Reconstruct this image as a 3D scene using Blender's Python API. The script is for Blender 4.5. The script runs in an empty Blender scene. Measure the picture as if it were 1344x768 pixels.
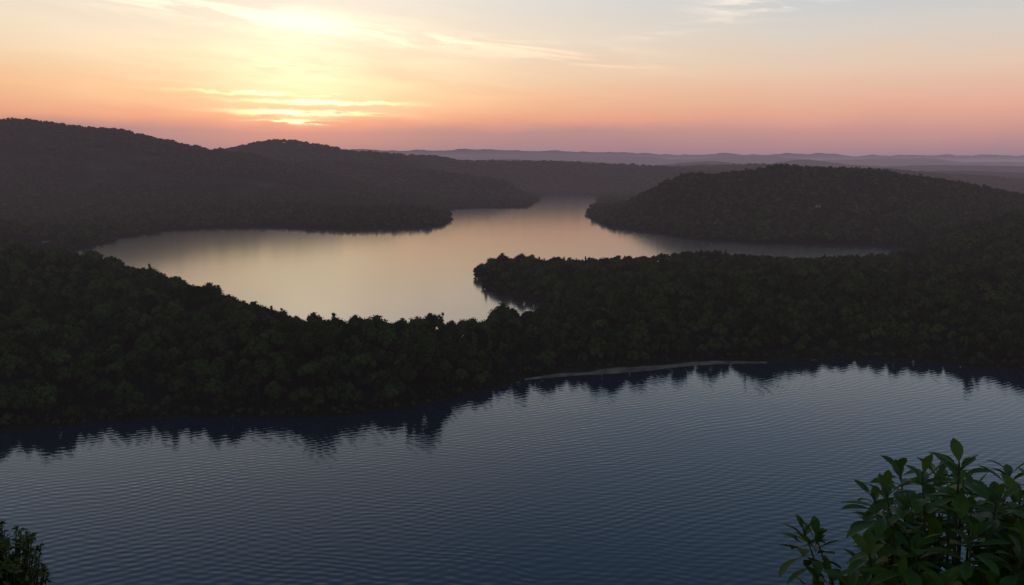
import bpy, math, random
import numpy as np
from mathutils import Vector, Matrix
random.seed(7); rng=np.random.default_rng(11)
scene=bpy.context.scene
scene.view_settings.view_transform='Standard'
scene.view_settings.look='None'
scene.view_settings.exposure=0
R=math.radians
# ---------------------------------------------------------------- helpers
def new_mat(name):
    m=bpy.data.materials.new(name); m.use_nodes=True
    return m,m.node_tree.nodes,m.node_tree.links,m.node_tree.nodes['Principled BSDF']
def link_obj(name,me,mat=None,parent=None,coll=None):
    o=bpy.data.objects.new(name,me)
    (coll or scene.collection).objects.link(o)
    if mat: 
        for mm in (mat if isinstance(mat,list) else [mat]): me.materials.append(mm)
    if parent: o.parent=parent
    return o
def mesh_np(name,V,F,smooth=False,matidx=None):
    V=np.asarray(V,dtype=np.float32); F=np.asarray(F,dtype=np.int32)
    me=bpy.data.meshes.new(name); n=F.shape[1]
    me.vertices.add(len(V)); me.vertices.foreach_set('co',V.ravel())
    me.loops.add(F.size); me.loops.foreach_set('vertex_index',F.ravel())
    me.polygons.add(len(F)); me.polygons.foreach_set('loop_start',np.arange(0,F.size,n,dtype=np.int32))
    if smooth: me.polygons.foreach_set('use_smooth',np.ones(len(F),dtype=bool))
    if matidx is not None: me.polygons.foreach_set('material_index',np.asarray(matidx,dtype=np.int32))
    me.update(calc_edges=True); me.validate()
    return me
def _hash(ix,iy,s):
    h=(ix.astype(np.int64)*374761393+iy.astype(np.int64)*668265263+s*1442695041)&0xffffffff
    h=((h^(h>>13))*1274126177)&0xffffffff
    return ((h^(h>>16))&0xffffff)/float(0xffffff)
def vnoise(x,y,s=0):
    ix=np.floor(x); iy=np.floor(y); fx=x-ix; fy=y-iy
    fx=fx*fx*fx*(fx*(fx*6-15)+10); fy=fy*fy*fy*(fy*(fy*6-15)+10)
    a=_hash(ix,iy,s);b=_hash(ix+1,iy,s);c=_hash(ix,iy+1,s);d=_hash(ix+1,iy+1,s)
    return (a+(b-a)*fx)+((c+(d-c)*fx)-(a+(b-a)*fx))*fy
def fbm(x,y,o=5,s=0):
    t=0;a=.5;n=0
    for i in range(o):
        t=t+a*vnoise(x*2**i+17.3*i,y*2**i-9.1*i,s+i); n+=a; a*=.5
    return t/n*2-1
def sstep(a,b,x):
    t=np.clip((x-a)/(b-a),0,1); return t*t*(3-2*t)
# ---------------------------------------------------------------- map (metres; X east, Y north, water level z=0)
RIVER_SHORE=[(-6000,300),(-1200,330),(-500,345),(-240,363),(-194,378),(-140,383),(-84,386),(-44,404),(-30,421),(-9,436),(6,454),
 (40,467),(83,480),(133,494),(163,498),(186,506),(222,510),(259,506),(287,487),(312,480),(500,462),(1200,440),(6000,420)]
RIVER=[(-6000,150)]+RIVER_SHORE+[(6000,150)]
LAKE=[(-640,1100),(-560,980),(-502,930),(-432,872),(-306,758),(-240,690),(-202,640),(-166,600),(-136,590),(-110,580),(-94,574),(-63,590),(-34,574),(-10,600),
 (15,635),(32,690),(28,735),(6,757),(-20,791),(-33,863),(-42,945),(-25,985),(27,1030),(128,1045),(235,1060),(300,1055),(421,1040),(540,1075),(640,1180),
 (630,1280),(540,1317),(419,1350),(334,1420),(270,1600),(215,1760),(200,1870),(205,2216),(250,2572),(376,3386),(416,3908),(380,4200),(180,4230),(140,3900),(112,3307),
 (70,2900),(46,2735),(-81,2683),(-150,2640),(-215,2540),(-182,2300),(-150,2050),(-140,1900),(-181,1735),(-260,1690),(-350,1664),(-440,1720),(-535,1755),(-640,1720),(-703,1642),(-710,1530),(-704,1420),(-670,1276),(-655,1180)]
POND=[(1880,2760),(2100,2650),(2500,2700),(2700,3200),(2500,3550),(2150,3550),(1960,3350),(1920,3050)]
def densify(P,amp,seed):
    out=[];n=len(P)
    for i in range(n):
        a=np.array(P[i],float);b=np.array(P[(i+1)%n],float);L=np.linalg.norm(b-a);k=max(1,min(12,int(L/22)))
        for j in range(k):
            p=a+(b-a)*j/k; 
            w=amp*min(1,L/60)*(1+np.linalg.norm(p)/1500)
            if abs(p[0])>2600: w=0
            nx=fbm(np.array([p[0]/40]),np.array([p[1]/40]),3,seed)[0]; ny=fbm(np.array([p[0]/40+50]),np.array([p[1]/40]),3,seed)[0]
            out.append((p[0]+w*nx,p[1]+w*ny))
    return out
RIVERd=densify(RIVER,6,3); LAKEd=densify(LAKE,8,5); PONDd=densify(POND,10,6)
def sdist(X,Y,P):
    d=np.full(X.shape,1e18); inside=np.zeros(X.shape,bool); n=len(P)
    for i in range(n):
        ax,ay=P[i];bx,by=P[(i+1)%n];vx,vy=bx-ax,by-ay
        t=np.clip(((X-ax)*vx+(Y-ay)*vy)/(vx*vx+vy*vy+1e-9),0,1)
        d=np.minimum(d,(X-ax-t*vx)**2+(Y-ay-t*vy)**2)
        if ay!=by:
            c=((ay>Y)!=(by>Y))&(X<(bx-ax)*(Y-ay)/(by-ay)+ax); inside^=c
    d=np.sqrt(d); return np.where(inside,-d,d)
RIDGES=[ # (width, shore fade, points)
 (110,60,[(-1200,760,45),(-480,745,30),(-382,700,27),(-263,640,17),(-215,600,12),(-150,530,6)]),
 (130,60,[(-900,480,26),(-400,500,18),(-150,470,8)]),
 (60,60,[(180,960,6),(235,975,12),(290,960,6)]),
 (150,90,[(520,940,8),(610,1020,26),(780,1160,46),(1000,1280,66),(1500,1500,80),(3000,1700,110)]),
 (200,80,[(250,720,9),(500,720,12),(900,860,42)]),
 (620,200,[(-3600,3100,272),(-2430,3000,272),(-1870,3000,270),(-1700,3000,270),(-1595,3000,258),(-1455,3000,235),(-1316,3000,194),(-1205,3050,178)]),
 (480,200,[(-1900,4000,190),(-1611,4000,190),(-1388,4000,205),(-1126,4000,246),(-1014,4000,232),(-903,4000,200),(-716,4000,186)]),
 (420,200,[(-806,4500,200),(-470,4500,176),(-302,4500,158),(117,4700,156),(370,4700,148),(790,4600,128),(957,4600,112),(1376,4800,98)]),
 (260,160,[(-900,3500,150),(-500,3500,120),(-150,3350,80),(20,3200,30)]),
 (370,260,[(250,2050,40),(300,2000,65),(374,2000,86),(431,2000,99),(544,2000,91),(620,2000,105),(714,2000,116),(790,2000,120),(866,2000,106),(960,2000,84),(1060,2000,52),(1150,2000,22),(1230,2000,0)]),
 (220,80,[(-1700,2250,38),(-1100,2200,30),(-700,2150,24),(-300,2000,13)]),
 (200,80,[(-1500,1300,34),(-1000,1300,22)]),
 (600,200,[(900,5600,120),(1532,5200,140),(1900,5200,122),(2232,5000,120),(2700,5000,80),(3138,5000,45),(4200,5200,60)]),
 (700,300,[(-3000,7000,200),(-700,7000,185),(300,7000,130),(1300,6900,135),(1700,6900,170),(2200,6900,145),(2600,7000,160),(3200,7000,115),(3900,7000,120),(5200,7000,80)]),
 (1000,300,[(-6000,10500,300),(-2500,10300,280),(-1445,10000,260),(-200,10200,230),(900,10000,245),(1700,10000,185),(2400,10000,215),(3100,10200,180),(3700,10200,240),(4600,10000,175),(5400,10000,205),(8000,10000,180)]),
 (2000,300,[(-14000,17000,480),(-5500,17000,420),(-2000,17500,400),(500,17500,480),(3400,17000,360),(5200,17000,420),(6500,17500,370),(8300,17000,400),(9500,17000,320),(15000,17500,350)]),
 (4500,300,[(-30000,33000,850),(-13000,33000,800),(-9000,33000,850),(-5000,34000,1000),(2000,33000,900),(9000,33500,780),(17000,33000,740),(30000,33000,700)]),
]
def terrain(X,Y):
    dr=sdist(X,Y,RIVERd); dl=sdist(X,Y,LAKEd); dp=sdist(X,Y,PONDd)
    d=np.minimum(np.minimum(dr,dl),dp)
    acc=np.zeros(X.shape)
    for w,fade,P in RIDGES:
        best=np.full(X.shape,0.0)
        for (ax,ay,az),(bx,by,bz) in zip(P[:-1],P[1:]):
            vx,vy=bx-ax,by-ay
            t=np.clip(((X-ax)*vx+(Y-ay)*vy)/(vx*vx+vy*vy),0,1)
            dd=(X-ax-t*vx)**2+(Y-ay-t*vy)**2
            best=np.maximum(best,(az+(bz-az)*t)*np.exp(-dd/(w*w)))
        acc+=(best*sstep(0,fade,d))**5
    hr=acc**.2
    rr_=np.hypot(X,Y); sc=np.clip(rr_/3000,.5,3)
    n1=fbm(X/(420*sc),Y/(420*sc),5,21); n2=fbm(X/90,Y/90,3,40)
    land=np.minimum(d*.13,2.8+0.003*np.clip(d,0,1500))+hr*(1+(.15+.06*sstep(5500,8000,rr_))*n1)+sstep(10,80,d)*(1.5*n1+1*n2+.5)+sstep(40,200,hr)*6*n2
    bed=np.maximum(d*.13,-6)
    h=np.where(d>0,np.maximum(land,.02*np.minimum(d,1)),bed)
    near=118.3-.7*np.maximum(Y,0)+.6*fbm(X/9,Y/9,3,70)*sstep(3,12,np.hypot(X,Y))
    near=near-np.maximum(0,np.abs(X)-400)*.2
    h=np.where(Y<260,np.maximum(near,-6),h)
    return h,d
# ---------------------------------------------------------------- ground sheet
ang=np.concatenate([np.linspace(-180,-52,34)[:-1],np.linspace(-52,52,430),np.linspace(52,180,34)[1:-1]])
rad=np.concatenate([[0.6],np.geomspace(2,300,90)[:-1],np.geomspace(300,5500,420)[:-1],np.geomspace(5500,60000,150)])
A,Rr=np.meshgrid(np.radians(ang),rad)
GX=Rr*np.sin(A); GY=Rr*np.cos(A)
GZ,GD=terrain(GX,GY)
na=len(ang); nr=len(rad)
HOR=np.maximum.accumulate(np.where(Rr>320,(GZ+np.where(GD>3,8,0)-120)/Rr,-9),axis=0)   # skyline profile seen from the lookout
def seen(X,Y,Z,margin=30):
    r=np.hypot(X,Y); a=np.degrees(np.arctan2(X,Y))
    ia=np.clip(np.searchsorted(ang,a),0,na-1); ir=np.clip(np.searchsorted(rad,r)-3,0,nr-1)
    return (Z+14+margin-120)/r>HOR[ir,ia]
V=np.stack([GX.ravel(),GY.ravel(),GZ.ravel()],1)
V=np.vstack([V,[[0,0,118.3]]])
i=np.arange(nr-1)[:,None]*na; j=np.arange(na)[None,:]; j2=(j+1)%na
F=np.stack([(i+j).ravel(),(i+j2).ravel(),(i+na+j2).ravel(),(i+na+j).ravel()],1)[:, ::-1]
me=mesh_np('terrain',V,F,True)
m,N,L,P=new_mat('forest_floor')
N.remove(P); P=N.new('ShaderNodeBsdfDiffuse'); L.new(P.outputs[0],N['Material Output'].inputs[0])
tc=N.new('ShaderNodeTexCoord'); nz=N.new('ShaderNodeTexNoise'); nz.inputs['Scale'].default_value=.012; nz.inputs['Detail'].default_value=6
L.new(tc.outputs['Object'],nz.inputs['Vector'])
cr=N.new('ShaderNodeValToRGB'); e=cr.color_ramp.elements
e[0].position=.35;e[0].color=(.014,.020,.010,1);e[1].position=.62;e[1].color=(.03,.04,.02,1)
x=e.new(.72);x.color=(.07,.075,.035,1)
L.new(nz.outputs['Fac'],cr.inputs['Fac']); L.new(cr.outputs['Color'],P.inputs['Color'])
link_obj('terrain',me,m)
# ---------------------------------------------------------------- water
DIV=[(-9000,500),(-150,482),(-60,492),(0,530),(100,575),(300,600),(9000,620)]
def sheet(name,pts,mat):
    me=bpy.data.meshes.new(name); me.from_pydata([(a,b,0) for a,b in pts],[],[list(range(len(pts)))]); me.update()
    return link_obj(name,me,mat)
def water_mat(name,ior,rough,base,near):
    m,N,L,P=new_mat(name)
    P.inputs['Base Color'].default_value=base; P.inputs['Roughness'].default_value=rough; P.inputs['IOR'].default_value=ior
    tc=N.new('ShaderNodeTexCoord')
    def mapping(rot,sc):
        mp=N.new('ShaderNodeMapping'); mp.inputs['Rotation'].default_value=(0,0,R(rot)); mp.inputs['Scale'].default_value=sc
        L.new(tc.outputs['Object'],mp.inputs['Vector']); return mp
    def math_(op,a,b):
        n=N.new('ShaderNodeMath'); n.operation=op
        for k,v in enumerate((a,b)):
            if isinstance(v,(int,float)): n.inputs[k].default_value=v
            else: L.new(v,n.inputs[k])
        return n.outputs[0]
    def noise(rot,sc,det=2):
        n=N.new('ShaderNodeTexNoise'); n.inputs['Scale'].default_value=1; n.inputs['Detail'].default_value=det
        L.new(mapping(rot,sc).outputs[0],n.inputs['Vector']); return n.outputs['Fac']
    def wave(rot,wl,dist,dscale):
        w=N.new('ShaderNodeTexWave'); w.wave_type='BANDS'; w.bands_direction='Y'; w.wave_profile='SIN'
        w.inputs['Scale'].default_value=.314/wl; w.inputs['Distortion'].default_value=dist; w.inputs['Detail'].default_value=1
        w.inputs['Detail Scale'].default_value=dscale
        L.new(mapping(rot,(1,1,1)).outputs[0],w.inputs['Vector']); return w.outputs['Fac']
    if near:
        a=math_('MULTIPLY',wave(12,3.0,10,.35),.034)
        b=math_('MULTIPLY',wave(-30,3.8,10,.30),.046)
        c=math_('MULTIPLY',noise(-5,(.12,.42,1),3),.060)
        patch=noise(20,(.007,.012,1),2)
        amp=math_('ADD',math_('MULTIPLY',noise(-12,(.010,.026,1),3),2.4),-.2)
        s=math_('ADD',math_('MULTIPLY',math_('ADD',math_('MULTIPLY',a,patch),math_('MULTIPLY',b,math_('SUBTRACT',1,patch))),amp),c)
    else:
        s=math_('MULTIPLY',noise(0,(.04,.16,1),2),.05)
    bp=N.new('ShaderNodeBump'); bp.inputs['Strength'].default_value=1; bp.inputs['Distance'].default_value=1
    L.new(s,bp.inputs['Height']); L.new(bp.outputs['Normal'],P.inputs['Normal'])
    return m
sheet('river_water',[(-9000,-50)]+[(9000,-50)]+DIV[::-1],water_mat('river_water',1.46,.05,(.006,.022,.040,1),True))
sheet('lake_water',DIV+[(9000,6500),(-9000,6500)],water_mat('lake_water',5.0,.12,(.05,.045,.04,1),False))
# ---------------------------------------------------------------- sand beach (follows the real waterline)
shore=[p for p in RIVERd[1:] if -2<p[0]<176 and p[1]>430]
shore=np.array(shore); seg=np.r_[0,np.cumsum(np.linalg.norm(np.diff(shore,axis=0),axis=1))]
nb=120; t=np.linspace(0,seg[-1],nb); PX=np.interp(t,seg,shore[:,0]); PY=np.interp(t,seg,shore[:,1])
ker=np.ones(7)/7; PXs=np.convolve(np.pad(PX,3,'edge'),ker,'valid'); PYs=np.convolve(np.pad(PY,3,'edge'),ker,'valid')
rows=9; BV=[]; dirn=np.array([-.30,.954])
for k in range(nb):
    u_=k/(nb-1)
    wid=7.5*math.sin(math.pi*u_)**.9*(.4+1.0*vnoise(np.array([k*.07]),np.array([.5]),9)[0])+.4
    off=1.8*(vnoise(np.array([k*.12]),np.array([3.5]),19)[0]-.5)
    for r in range(rows):
        s=-1.6+off+(wid+1.6-off)*r/(rows-1)
        BV.append((PXs[k]+dirn[0]*s,PYs[k]+dirn[1]*s))
BV=np.array(BV); hz,_=terrain(BV[:,0],BV[:,1])
hb=np.tile(np.linspace(-.15,.6,rows),nb)
BV3=np.column_stack([BV,np.maximum(hz+.10,hb)])
BF=[(k*rows+r,(k+1)*rows+r,(k+1)*rows+r+1,k*rows+r+1) for k in range(nb-1) for r in range(rows-1)]
m,N,L,P=new_mat('sand'); tc=N.new('ShaderNodeTexCoord'); nz=N.new('ShaderNodeTexNoise'); nz.inputs['Scale'].default_value=.12; nz.inputs['Detail'].default_value=6
L.new(tc.outputs['Object'],nz.inputs['Vector']); cr=N.new('ShaderNodeValToRGB'); e=cr.color_ramp.elements
e[0].position=.3;e[0].color=(.08,.06,.045,1);e[1].position=.65;e[1].color=(.32,.235,.165,1)
L.new(nz.outputs['Fac'],cr.inputs['Fac']); L.new(cr.outputs['Color'],P.inputs['Base Color']); P.inputs['Roughness'].default_value=.95; P.inputs['Specular IOR Level'].default_value=.1
link_obj('sand_beach',mesh_np('sand_beach',BV3,BF,True),m)
def on_beach(X,Y,D,m=8.5): return (X>-4)&(X<178)&(Y<525)&(D<m)
# ---------------------------------------------------------------- foliage materials
def foliage_mat(name,dark,light,nscale=.25):
    m,N,L,P=new_mat(name)
    N.remove(P); df=N.new('ShaderNodeBsdfDiffuse'); L.new(df.outputs[0],N['Material Output'].inputs[0])
    oi=N.new('ShaderNodeObjectInfo'); tc=N.new('ShaderNodeTexCoord'); nz=N.new('ShaderNodeTexNoise')
    nz.inputs['Scale'].default_value=nscale; nz.inputs['Detail'].default_value=1
    L.new(tc.outputs['Object'],nz.inputs['Vector'])
    ad=N.new('ShaderNodeMath');ad.operation='MULTIPLY_ADD'; L.new(oi.outputs['Random'],ad.inputs[0]);ad.inputs[1].default_value=.8
    L.new(nz.outputs['Fac'],ad.inputs[2])
    mr=N.new('ShaderNodeMapRange'); mr.inputs[1].default_value=.4; mr.inputs[2].default_value=1.35; L.new(ad.outputs[0],mr.inputs[0])
    mx=N.new('ShaderNodeMix'); mx.data_type='RGBA'; mx.inputs[6].default_value=dark; mx.inputs[7].default_value=light
    L.new(mr.outputs[0],mx.inputs[0]); L.new(mx.outputs[2],df.inputs['Color'])
    return m
leafM=foliage_mat('tree_foliage',(.010,.020,.006,1),(.072,.094,.026,1))
barkM,N,L,P=new_mat('bark'); P.inputs['Base Color'].default_value=(.05,.038,.028,1); P.inputs['Roughness'].default_value=.9
# ---------------------------------------------------------------- tree building
def tube(path,radii,seg=6):
    Vs=[];Fs=[]
    path=[Vector(p) for p in path]
    for k,p in enumerate(path):
        t=(path[min(k+1,len(path)-1)]-path[max(k-1,0)]).normalized()
        u=t.cross(Vector((1,0,0)) if abs(t.x)<.8 else Vector((0,1,0))).normalized(); w=t.cross(u)
        for s in range(seg):
            a=2*math.pi*s/seg; Vs.append(tuple(p+(u*math.cos(a)+w*math.sin(a))*radii[k]))
    for k in range(len(path)-1):
        for s in range(seg):
            Fs.append((k*seg+s,k*seg+(s+1)%seg,(k+1)*seg+(s+1)%seg,(k+1)*seg+s))
    return Vs,Fs
def make_tree(name,seed,nleaf,leaf,H,Rc,style='broad'):
    r=np.random.default_rng(seed); Vs=[];Fs=[];mi=[]
    def add(v,f,m):
        o=len(Vs); Vs.extend(v); Fs.extend([tuple(q+o for q in t) for t in f]); mi.extend([m]*len(f))
    lobes=[]
    nl=13 if style=='broad' else 9
    for k in range(nl):
        a=k*2.399+r.uniform(-.5,.5)
        if style=='broad':
            rr=Rc*.66*math.sqrt((k+.2)/nl); z=H*(.84-.50*(rr/Rc)**1.3)+r.uniform(-.10,.06)*H; s=Rc*r.uniform(.26,.44)
        else:
            rr=Rc*.45*r.uniform(.2,1)*(1.1-k/nl*.6); z=H*(.30+.64*k/nl); s=Rc*r.uniform(.3,.45)*(1.1-.4*k/nl)
        lobes.append((rr*math.cos(a),rr*math.sin(a),z,s))
    v,f=tube([(0,0,-1.5),(0,0,H*.15),(.2,.1,H*.4),(.1,.3,H*.7)],[H*.03,H*.022,H*.016,H*.008]); add(v,f,1)
    for lb in lobes[::2]:
        v,f=tube([(.1,.1,H*.3),(lb[0]*.5,lb[1]*.5,(H*.35+lb[2])*.5),(lb[0],lb[1],lb[2])],[H*.012,H*.008,H*.003],4); add(v,f,1)
    LBa=np.array(lobes); pr=LBa[:,3]**2; li=r.choice(len(lobes),nleaf,p=pr/pr.sum()); LB=LBa[li]
    D=r.normal(size=(nleaf,3)); D/=np.linalg.norm(D,axis=1)[:,None]; D[:,2]=np.where((D[:,2]<-.3)&(r.random(nleaf)<.5),-D[:,2],D[:,2])
    rad_=LB[:,3:4]*r.uniform(.6,1.2,(nleaf,1))
    C=LB[:,:3]+D*rad_
    Nn=D+.45*r.normal(size=(nleaf,3)); Nn/=np.linalg.norm(Nn,axis=1)[:,None]
    U=np.cross(Nn,r.normal(size=(nleaf,3))); U/=np.linalg.norm(U,axis=1)[:,None]; W=np.cross(Nn,U)
    s=leaf*r.uniform(.45,1.15,(nleaf,1))
    Q=np.stack([C-U*s*.5,C-W*s*.42+Nn*s*.1,C+U*s*.55,C+W*s*.40-Nn*s*.12],1).reshape(-1,3)
    o=len(Vs); Vs.extend(map(tuple,Q)); q=np.arange(nleaf*4).reshape(-1,4)+o
    Fs.extend(map(tuple,q)); mi.extend([0]*nleaf)
    for lb in lobes:
        ns,nrg=7,4; vv=[];ff=[]
        for a in range(nrg+1):
            th=math.pi*a/nrg
            for b in range(ns):
                ph=2*math.pi*b/ns; k=.78*lb[3]*r.uniform(.75,1.15)
                vv.append((lb[0]+k*math.sin(th)*math.cos(ph),lb[1]+k*math.sin(th)*math.sin(ph),lb[2]+k*math.cos(th)))
        for a in range(nrg):
            for b in range(ns): ff.append((a*ns+b,(a+1)*ns+b,(a+1)*ns+(b+1)%ns,a*ns+(b+1)%ns))
        add(vv,ff,0)
    me=bpy.data.meshes.new(name); me.from_pydata(Vs,[],Fs); me.materials.append(leafM); me.materials.append(barkM)
    me.polygons.foreach_set('material_index',mi); me.update()
    return bpy.data.objects.new(name,me)
def tree_coll(name,specs):
    c=bpy.data.collections.new(name)
    for k,s in enumerate(specs): c.objects.link(make_tree('tree_%s_%d'%(name,k),*s))
    return c
CN=tree_coll('near',[(1,750,.85,13,6.0),(2,750,.85,12,6.4),(3,650,.8,11,5.2),(4,700,.9,14.5,5.8),(5,500,.75,17,4.6,'tall'),(6,650,.8,10,5.6)])
CM=tree_coll('mid',[(11,160,1.7,13,6.5),(12,160,1.7,12,6.6),(13,130,1.6,14,5.2,'tall')])
CF=tree_coll('far',[(21,50,3,13,7),(22,50,3,12,7)])
def scatter_object(name,X,Y,Z,S,idx,coll):
    n=len(X); me=bpy.data.meshes.new(name); me.vertices.add(n)
    me.vertices.foreach_set('co',np.column_stack([X,Y,Z]).astype(np.float32).ravel())
    a=me.attributes.new('sc','FLOAT_VECTOR','POINT'); a.data.foreach_set('vector',S.astype(np.float32).ravel())
    a=me.attributes.new('rot','FLOAT_VECTOR','POINT'); rt=np.column_stack([rng.normal(0,.05,n),rng.normal(0,.05,n),rng.uniform(0,6.28,n)])
    a.data.foreach_set('vector',rt.astype(np.float32).ravel())
    a=me.attributes.new('idx','INT','POINT'); a.data.foreach_set('value',idx.astype(np.int32))
    o=link_obj(name,me)
    g=bpy.data.node_groups.new(name,'GeometryNodeTree')
    g.interface.new_socket('Geometry',in_out='INPUT',socket_type='NodeSocketGeometry'); g.interface.new_socket('Geometry',in_out='OUTPUT',socket_type='NodeSocketGeometry')
    gi=g.nodes.new('NodeGroupInput'); go=g.nodes.new('NodeGroupOutput'); ip=g.nodes.new('GeometryNodeInstanceOnPoints')
    ci=g.nodes.new('GeometryNodeCollectionInfo'); ci.inputs['Collection'].default_value=coll; ci.inputs['Separate Children'].default_value=True; ci.inputs['Reset Children'].default_value=True
    def na_(nm,t):
        k=g.nodes.new('GeometryNodeInputNamedAttribute'); k.data_type=t; k.inputs['Name'].default_value=nm
        return [s for s in k.outputs if s.enabled and s.name=='Attribute'][0]
    g.links.new(gi.outputs[0],ip.inputs['Points']); g.links.new(ci.outputs[0],ip.inputs['Instance'])
    ip.inputs['Pick Instance'].default_value=True
    g.links.new(na_('idx','INT'),ip.inputs['Instance Index']); g.links.new(na_('rot','FLOAT_VECTOR'),ip.inputs['Rotation']); g.links.new(na_('sc','FLOAT_VECTOR'),ip.inputs['Scale'])
    g.links.new(ip.outputs[0],go.inputs[0])
    md=o.modifiers.new('scatter','NODES'); md.node_group=g
    return o
def cand(x0,x1,y0,y1,sp,azmax=37):
    xs=np.arange(x0,x1,sp); ys=np.arange(y0,y1,sp); X,Y=np.meshgrid(xs,ys); X=X.ravel()+rng.uniform(-.48,.48,X.size)*sp; Y=Y.ravel()+rng.uniform(-.48,.48,Y.size)*sp
    k=np.abs(np.degrees(np.arctan2(X,Y)))<azmax; return X[k],Y[k]
def fields(X,Y): # farmland valley / meadow clearings
    n=fbm(X/160,Y/90,3,88)
    v=(Y>2250)&(Y<2750)&(X<-350)
    mdw=(((X+760)/60)**2+((Y-1230)/70)**2<1)|(((X+620)/40)**2+((Y-1040)/25)**2<1)
    return (v&(n>.08))|mdw
# near forest
X,Y=cand(-1100,1100,60,1300,8.0); Z,D=terrain(X,Y)
k=(D>2.5)&~on_beach(X,Y,D)&((Y>300)|((Y>85)&(Y<160)&(Z>2)))&~fields(X,Y)
X,Y,Z,D=X[k],Y[k],Z[k],D[k]; n=len(X)
s=rng.normal(.92,.22,n).clip(.5,1.5)*(.92+.35*fbm(X/60,Y/60,2,5)); s=np.where(rng.random(n)<.06,s*1.4,s); s*=np.where(D<8,.8,1); s=np.where(Y<300,.6,s)
flat=(Y>880)&(X>60)&(X<560); s=np.where(flat,np.minimum(s,1.0)*.8,s)
s=np.where((X<-60)&(Y<480),s*1.12,s)
# understorey along the water's edge
X2,Y2=cand(-700,700,320,1100,4.2); Z2,D2=terrain(X2,Y2); k=(D2>.3)&((D2<8)|on_beach(X2,Y2,D2,13))&~on_beach(X2,Y2,D2,7.5); X2,Y2,Z2=X2[k],Y2[k],Z2[k]; s2=rng.uniform(.22,.42,len(X2))
X=np.concatenate([X,X2]);Y=np.concatenate([Y,Y2]);Z=np.concatenate([Z,Z2-.8]);s=np.concatenate([s,s2]); n=len(X)
S=np.column_stack([s*rng.uniform(.85,1.15,n),s*rng.uniform(.85,1.15,n),s]); idx=rng.choice(6,n,p=[.24,.22,.2,.14,.07,.13])
scatter_object('forest',X,Y,Z,S,idx,CN); n1=n
X,Y=cand(-3200,3000,1300,3000,12.5); Z,D=terrain(X,Y); k=(D>4)&~fields(X,Y)&seen(X,Y,Z); X,Y,Z=X[k],Y[k],Z[k]; n=len(X)
s=rng.normal(.95,.18,n).clip(.5,1.5)*(1+.35*fbm(X/90,Y/90,2,5)); S=np.column_stack([s*1.22,s*1.22,s])
scatter_object('distant_forest',X,Y,Z,S,rng.integers(0,3,n),CM); n2=n
X,Y=cand(-4300,4300,3000,5600,22); Z,D=terrain(X,Y); k=(D>6)&seen(X,Y,Z,50); X,Y,Z=X[k],Y[k],Z[k]; n=len(X)
s=rng.normal(1.1,.2,n).clip(.6,1.8); S=np.column_stack([s*1.85,s*1.85,s*1.1])
scatter_object('hill_forest',X,Y,Z,S,rng.integers(0,2,n),CF); n3=n
# ---------------------------------------------------------------- houses along the lake
def house(x,y,rot,w=11,d=8,h=4.2):
    z=float(terrain(np.array([x]),np.array([y]))[0][0])
    root=bpy.data.objects.new('white_house',None); scene.collection.objects.link(root); root.location=(x,y,z); root.rotation_euler=(0,0,R(rot))
    hw,hd=w/2,d/2
    V=[(-hw,-hd,-2),(hw,-hd,-2),(hw,hd,-2),(-hw,hd,-2),(-hw,-hd,h),(hw,-hd,h),(hw,hd,h),(-hw,hd,h),(-hw,0,h+2.6),(hw,0,h+2.6)]
    F=[(0,1,5,4),(2,3,7,6),(1,2,6,9,5),(3,0,4,8,7)]
    me=bpy.data.meshes.new('walls');me.from_pydata(V,[],F);link_obj('walls',me,wallM,root)
    e=.6;V=[(-hw-e,-hd-e,h-.3),(hw+e,-hd-e,h-.3),(hw+e,0,h+2.85),(-hw-e,0,h+2.85),(hw+e,hd+e,h-.3),(-hw-e,hd+e,h-.3)]
    me=bpy.data.meshes.new('roof');me.from_pydata(V,[],[(0,1,2,3),(3,2,4,5)]);o=link_obj('roof',me,roofM,root)
    md=o.modifiers.new('t','SOLIDIFY');md.thickness=.2;md.offset=1
    V=[];F=[]
    for wx in (-hw*.6,0,hw*.6):
        for yy in (-hd-.03,hd+.03):
            o_=len(V);V+=[(wx-.6,yy,1.2),(wx+.6,yy,1.2),(wx+.6,yy,2.7),(wx-.6,yy,2.7)];F.append((o_,o_+1,o_+2,o_+3))
    me=bpy.data.meshes.new('windows');me.from_pydata(V,[],F);link_obj('windows',me,glassM,root)
wallM,_,_,P=new_mat('white_render');P.inputs['Base Color'].default_value=(.5,.48,.44,1)
roofM,_,_,P=new_mat('roof_tiles');P.inputs['Base Color'].default_value=(.16,.10,.08,1);P.inputs['Roughness'].default_value=.8
glassM,_,_,P=new_mat('window_glass');P.inputs['Base Color'].default_value=(.03,.04,.05,1);P.inputs['Roughness'].default_value=.1
for hx,hy,hr in [(-725,1250,20),(-980,2400,35),(-1400,2480,5),(620,1640,10)]: house(hx,hy,hr)
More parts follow.
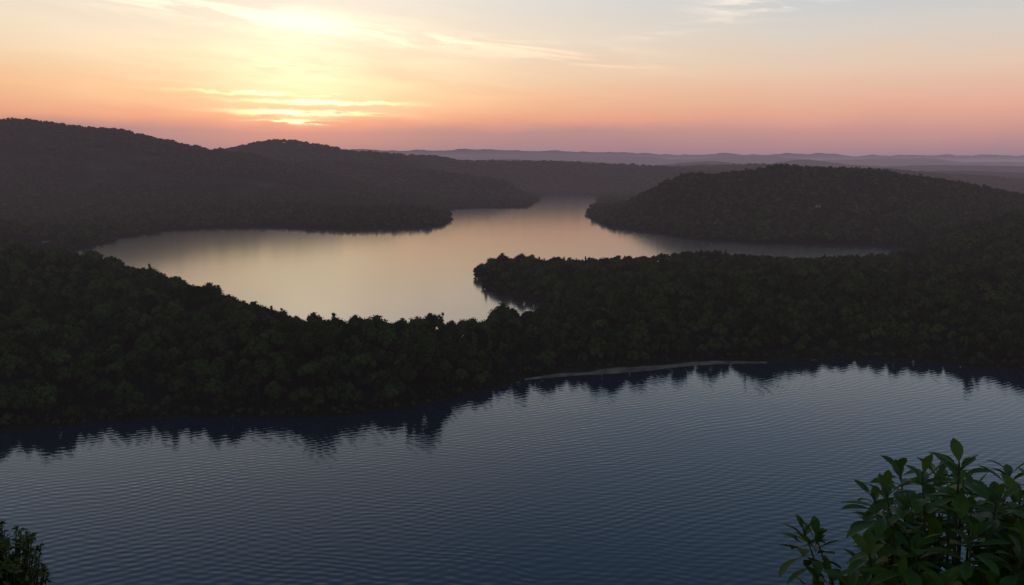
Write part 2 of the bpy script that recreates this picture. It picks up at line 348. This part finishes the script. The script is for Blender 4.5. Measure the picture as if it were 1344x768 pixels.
# ---------------------------------------------------------------- foreground shrubs
def leaf_strip(base,dirv,up,L_,Wd,droop,segs=6):
    """lanceolate folded leaf -> verts, quads"""
    V=[];F=[]
    d=Vector(dirv).normalized(); up=Vector(up); side=d.cross(up)
    if side.length<1e-3: side=Vector((1,0,0))
    side.normalize(); nrm=side.cross(d).normalized(); p=Vector(base)
    prof=[.10,.16,.62,.95,1.0,.72,.06] if segs==6 else [.1,.8,1,.1]
    for k in range(segs+1):
        w=Wd*.5*prof[k]
        V+= [tuple(p-side*w+nrm*w*.35),tuple(p),tuple(p+side*w+nrm*w*.35)]
        if k<segs:
            o=3*k; F+=[(o,o+3,o+4,o+1),(o+1,o+4,o+5,o+2)]
        d=(d-Vector((0,0,1))*droop/segs).normalized(); nrm=side.cross(d).normalized(); p=p+d*L_/segs
    return V,F
shrubM,N,L,P=new_mat('glossy_leaf'); tc=N.new('ShaderNodeTexCoord'); nz=N.new('ShaderNodeTexNoise'); nz.inputs['Scale'].default_value=4
L.new(tc.outputs['Object'],nz.inputs['Vector']); mx=N.new('ShaderNodeMix'); mx.data_type='RGBA'; mx.inputs[6].default_value=(.022,.058,.009,1); mx.inputs[7].default_value=(.085,.15,.024,1)
L.new(nz.outputs['Fac'],mx.inputs[0]); L.new(mx.outputs[2],P.inputs['Base Color']); P.inputs['Roughness'].default_value=.5; P.inputs['Specular IOR Level'].default_value=.2
tr=N.new('ShaderNodeBsdfTranslucent'); tr.inputs['Color'].default_value=(.10,.16,.02,1); ms=N.new('ShaderNodeMixShader'); ms.inputs[0].default_value=.22
L.new(P.outputs[0],ms.inputs[1]); L.new(tr.outputs[0],ms.inputs[2]); L.new(ms.outputs[0],N['Material Output'].inputs[0])
oliveM,_,_,P=new_mat('olive_leaf');P.inputs['Base Color'].default_value=(.09,.095,.02,1);P.inputs['Roughness'].default_value=.6;P.inputs['Specular IOR Level'].default_value=.15
stemM,_,_,P=new_mat('green_stem');P.inputs['Base Color'].default_value=(.04,.035,.018,1)
def shrub(name,root,tips,leafL,leafW,nl,seed,mat,segs=6,wild=.35):
    rd=random.Random(seed); rootv=Vector(root); E=bpy.data.objects.new(name,None); scene.collection.objects.link(E); E.location=root
    LV=[];LF=[];SV=[];SF=[]
    def add(A,B,v,f):
        o=len(A);A.extend(v);B.extend([tuple(q+o for q in t) for t in f])
    for tp in tips:
        t=Vector(tp)-rootv; mid=Vector((t.x*.35,t.y*.35,t.z*.55)); m2=Vector((t.x*.8,t.y*.8,t.z*.85))
        pts=[Vector((rd.uniform(-.05,.05),rd.uniform(-.05,.05),-.2)),mid,m2,t]
        v,f=tube(pts,[.018,.012,.006,.0035],6); add(SV,SF,v,f)
        axis=(t-m2).normalized()*.6+Vector((rd.uniform(-wild,wild),rd.uniform(-wild,wild),.6)); axis.normalize()
        u=axis.orthogonal().normalized(); w=axis.cross(u)
        n=nl+rd.randint(-2,3)
        for k in range(n):
            f_=k/n; a=k*2.4+rd.uniform(-.3,.3); spread=math.radians(22+82*(1-f_)+rd.uniform(-14,14))
            b=t-axis*(1-f_)*leafL*.9
            d=axis*math.cos(spread)+(u*math.cos(a)+w*math.sin(a))*math.sin(spread)
            ll=leafL*rd.uniform(.7,1.1)*(.72+.5*(1-f_))
            v,f=leaf_strip(b,d,axis,ll,leafW*rd.uniform(.8,1.15)*(.7+.4*(1-f_)),rd.uniform(.2,1.0),segs); add(LV,LF,v,f)
    me=mesh_np('leaves',LV,LF,True); link_obj('leaves',me,mat,E)
    me=mesh_np('stems',SV,SF,True); link_obj('stems',me,stemM,E)
    return E
tips=[(1.83,3.2,118.80),(1.68,3.2,118.76),(1.56,3.25,118.66),(1.97,3.15,118.68),(2.1,3.2,118.64),(1.62,3.1,118.50),(1.82,3.05,118.56),(2.0,3.0,118.53),
 (1.48,3.2,118.40),(1.40,3.2,118.26),(1.57,3.1,118.33),(1.7,3.0,118.36),(1.9,3.0,118.38),(2.1,3.0,118.42),(2.25,3.3,118.68),(2.2,3.1,118.5)]
rr=random.Random(4)
for k in range(130):
    x=rr.uniform(1.44,2.85); top=118.61-.8*max(0,1.84-x)-.12*abs(x-1.9)
    tips.append((x,rr.uniform(3.15,3.9),top-rr.uniform(0.02,.75)))
tips=[(a+.03,b,c) for a,b,c in tips]
shrub('broadleaf_shrub',(2.08,3.45,115.9),tips,.168,.058,14,3,shrubM)
tips=[]
for k in range(420):
    a=rr.uniform(0,6.28);u=rr.uniform(-.8,1);q=math.sqrt(1-u*u);ra=rr.uniform(.45,1)
    tips.append((-3.70+.50*ra*q*math.cos(a),5.1+.5*ra*q*math.sin(a),117.25+.42*u*ra))
shrub('small_leaf_bush',(-3.6,5.1,114.6),tips,.045,.026,11,9,oliveM,3,1.0)
# ---------------------------------------------------------------- haze (absorbing air; an even emission stands in for its scattered light)
m=bpy.data.materials.new('haze_glow'); m.use_nodes=True; N=m.node_tree.nodes; L=m.node_tree.links; N.clear()
out=N.new('ShaderNodeOutputMaterial'); ab=N.new('ShaderNodeVolumeAbsorption'); em=N.new('ShaderNodeEmission'); ad=N.new('ShaderNodeAddShader')
sig=1/20500.; ab.inputs['Color'].default_value=(0,0,0,1); ab.inputs['Density'].default_value=sig
em.inputs['Color'].default_value=(.28,.215,.265,1); em.inputs['Strength'].default_value=sig
L.new(ab.outputs[0],ad.inputs[0]);L.new(em.outputs[0],ad.inputs[1]);L.new(ad.outputs[0],out.inputs['Volume'])
import bmesh
bm=bmesh.new(); bmesh.ops.create_cube(bm,size=1); me=bpy.data.meshes.new('haze'); bm.to_mesh(me); bm.free()
hz_=link_obj('haze',me,m); hz_.scale=(110000,110000,500); hz_.location=(0,0,220)
# ---------------------------------------------------------------- sky
w=bpy.data.worlds.new('World'); scene.world=w; w.use_nodes=True; N=w.node_tree.nodes; L=w.node_tree.links; N.clear()
w.cycles.sampling_method='NONE'
def M(op,*a):
    n=N.new('ShaderNodeMath'); n.operation=op
    for k,v in enumerate(a):
        if isinstance(v,(int,float)): n.inputs[k].default_value=v
        else: L.new(v,n.inputs[k])
    return n.outputs[0]
def MR(v,a,b,c=0,d=1):
    n=N.new('ShaderNodeMapRange'); n.interpolation_type='SMOOTHSTEP'; L.new(v,n.inputs[0])
    for k,q in enumerate((a,b,c,d)): n.inputs[k+1].default_value=q
    return n.outputs[0]
def MIX(f,a,b,mode='MIX'):
    n=N.new('ShaderNodeMix'); n.data_type='RGBA'; n.blend_type=mode
    for k,v in ((0,f),(6,a),(7,b)):
        if isinstance(v,(int,float)): n.inputs[k].default_value=v
        elif isinstance(v,tuple): n.inputs[k].default_value=(*v,1)
        else: L.new(v,n.inputs[k])
    return n.outputs[2]
tc=N.new('ShaderNodeTexCoord'); nv=N.new('ShaderNodeVectorMath'); nv.operation='NORMALIZE'; L.new(tc.outputs['Generated'],nv.inputs[0])
sx=N.new('ShaderNodeSeparateXYZ'); L.new(nv.outputs[0],sx.inputs[0])
DEG=57.29578
el=M('MULTIPLY',M('ARCSINE',sx.outputs[2]),DEG); az=M('MULTIPLY',M('ARCTAN2',sx.outputs[0],sx.outputs[1]),DEG)
def cnoise(sa,se,off,det=5,rough=.55,dist=0,tilt=0):
    c=N.new('ShaderNodeCombineXYZ'); L.new(M('MULTIPLY',az,sa),c.inputs[0]); L.new(M('MULTIPLY',M('ADD',el,M('MULTIPLY',az,tilt)),se),c.inputs[1]); c.inputs[2].default_value=off
    n=N.new('ShaderNodeTexNoise'); n.inputs['Scale'].default_value=1; n.inputs['Detail'].default_value=det; n.inputs['Roughness'].default_value=rough; n.inputs['Distortion'].default_value=dist
    L.new(c.outputs[0],n.inputs['Vector']); return n.outputs['Fac']
def ramp(fac,stops):
    n=N.new('ShaderNodeValToRGB'); e=n.color_ramp.elements
    while len(e)>1: e.remove(e[-1])
    first=True
    for d_,c in stops:
        p=math.sqrt(max(0,d_)/90.)
        if first: e[0].position=p;e[0].color=(*c,1);first=False
        else: x=e.new(p);x.color=(*c,1)
    L.new(fac,n.inputs[0]); return n.outputs[0]
warp=M('MULTIPLY',M('SUBTRACT',cnoise(.18,.6,3.1,3),.5),.9)
elw=M('ADD',el,warp)
fac=M('SQRT',M('MULTIPLY',M('MAXIMUM',elw,0),1/90.))
right=ramp(fac,[(0,(.30,.21,.25)),(1,(.43,.24,.28)),(2.4,(.76,.35,.30)),(4,(.96,.48,.33)),(6.5,(.92,.67,.50)),(9,(.76,.71,.65)),(11.4,(.59,.66,.71)),(16,(.33,.46,.60)),(28,(.105,.235,.39)),(50,(.045,.11,.195)),(90,(.03,.058,.11))])
left=ramp(fac,[(0,(.28,.19,.23)),(1.5,(.36,.20,.24)),(2.7,(.44,.23,.25)),(3.5,(.95,.38,.22)),(5,(1.02,.54,.28)),(6.5,(1.0,.69,.43)),(9,(.95,.79,.61)),(11.4,(.88,.81,.73)),(16,(.44,.52,.60)),(28,(.12,.235,.38)),(50,(.045,.11,.195)),(90,(.03,.058,.11))])
base=MIX(MR(az,-14,32),left,right)
nis=N.new('ShaderNodeTexSky'); nis.sky_type='NISHITA'; nis.sun_disc=False; nis.sun_elevation=R(4.4); nis.sun_rotation=R(-14.5); nis.altitude=100; nis.dust_density=3
nk=MIX(1.0,nis.outputs[0],(.06,.06,.06),'MULTIPLY'); base=MIX(.08,base,nk)
SA=-14.3
def gauss(ca,wa,ce,we,tilt=0,E=None):
    E=E or el
    a=M('MULTIPLY',M('SUBTRACT',az,ca),1/wa); e_=M('MULTIPLY',M('SUBTRACT',M('SUBTRACT',E,ce),M('MULTIPLY',M('SUBTRACT',az,ca),tilt)),1/we)
    return M('EXPONENT',M('MULTIPLY',M('ADD',M('MULTIPLY',a,a),M('MULTIPLY',e_,e_)),-1))
def ADDC(base,f,c): return MIX(1.0,base,MIX(f,(0,0,0),c),'ADD')
cut=MR(elw,2.9,4.0)
cl=cnoise(.07,.55,12.,4,.6,.3,.06)
clm=MR(cl,.35,.65,.5,1.3)
base=ADDC(base,M('MULTIPLY',M('MULTIPLY',gauss(SA,13,6.6,4.2),cut),clm),(.18,.22,.14))
base=ADDC(base,M('MULTIPLY',gauss(SA,4.5,6.4,2.6),cut),(.18,.25,.16))
base=ADDC(base,gauss(SA,8,2.4,1.5),(.20,.02,.0))
# layered bright clouds round the sun
fine=M('MULTIPLY',M('SUBTRACT',cnoise(.45,1.2,9.1,4,.65),.5),.6); elf=M('ADD',el,fine)
edge=MR(cnoise(.35,3.0,4.4,3,.5),.38,.50)
for ca,wa,ce,we,k in [(-14.6,2.2,3.30,.11,1.8),(-14.2,3.8,3.90,.15,2.4),(-12.6,4.4,4.60,.12,1.6),(-16.2,4.2,5.1,.11,1.2),(-14.5,2.4,3.6,.35,.30),(-15,3.4,6.9,.35,.35)]:
    base=ADDC(base,M('MULTIPLY',gauss(ca,wa,ce,we,-.012,elf),edge),(1.0*k,.78*k,.36*k))
# high wisps
wn=MR(cnoise(.11,.95,1.7,6,.62,.6,.10),.42,.62)
w1=M('ADD',gauss(-22,11,10.6,1.0,-.09),M('MULTIPLY',gauss(-12,7,9.3,.5,-.10),1.2))
w2=M('ADD',gauss(4.5,4.5,7.4,.35,-.09),M('MULTIPLY',gauss(-1,8,8.6,.45,-.08),.6))
w3=M('ADD',M('MULTIPLY',gauss(17,3.4,11.0,.7,.06),1.6),M('MULTIPLY',gauss(11.5,3,9.4,.35,.12),.5))
wfar=M('MULTIPLY',wn,M('ADD',M('ADD',w1,w2),w3))
base=ADDC(base,wfar,(.48,.34,.20))
vn=MR(cnoise(.05,.5,5.5,5,.6,.4,.06),.48,.72)
base=MIX(M('MULTIPLY',M('MULTIPLY',vn,MR(el,3.5,6)),M('MULTIPLY',MR(el,13,18,1,0),.36)),base,(.95,.67,.49))
bg=N.new('ShaderNodeBackground'); L.new(base,bg.inputs[0]); bg.inputs[1].default_value=1
wo=N.new('ShaderNodeOutputWorld'); L.new(bg.outputs[0],wo.inputs[0])
# ---------------------------------------------------------------- sun (low, veiled by cloud)
sl=bpy.data.lights.new('sun','SUN'); sl.energy=.02; sl.angle=R(45); sl.color=(1,.55,.30)
so=bpy.data.objects.new('sun',sl); scene.collection.objects.link(so)
sd=Vector((math.sin(R(-14.5))*math.cos(R(4.4)),math.cos(R(-14.5))*math.cos(R(4.4)),math.sin(R(4.4))))
so.rotation_euler=sd.to_track_quat('Z','Y').to_euler()
# ---------------------------------------------------------------- camera
cd=bpy.data.cameras.new('camera'); cd.sensor_width=36; cd.lens=28.26; cd.clip_start=.1; cd.clip_end=150000
co=bpy.data.objects.new('camera',cd); scene.collection.objects.link(co); co.location=(0,0,120); co.rotation_euler=(R(90-8.57),0,0)
scene.camera=co
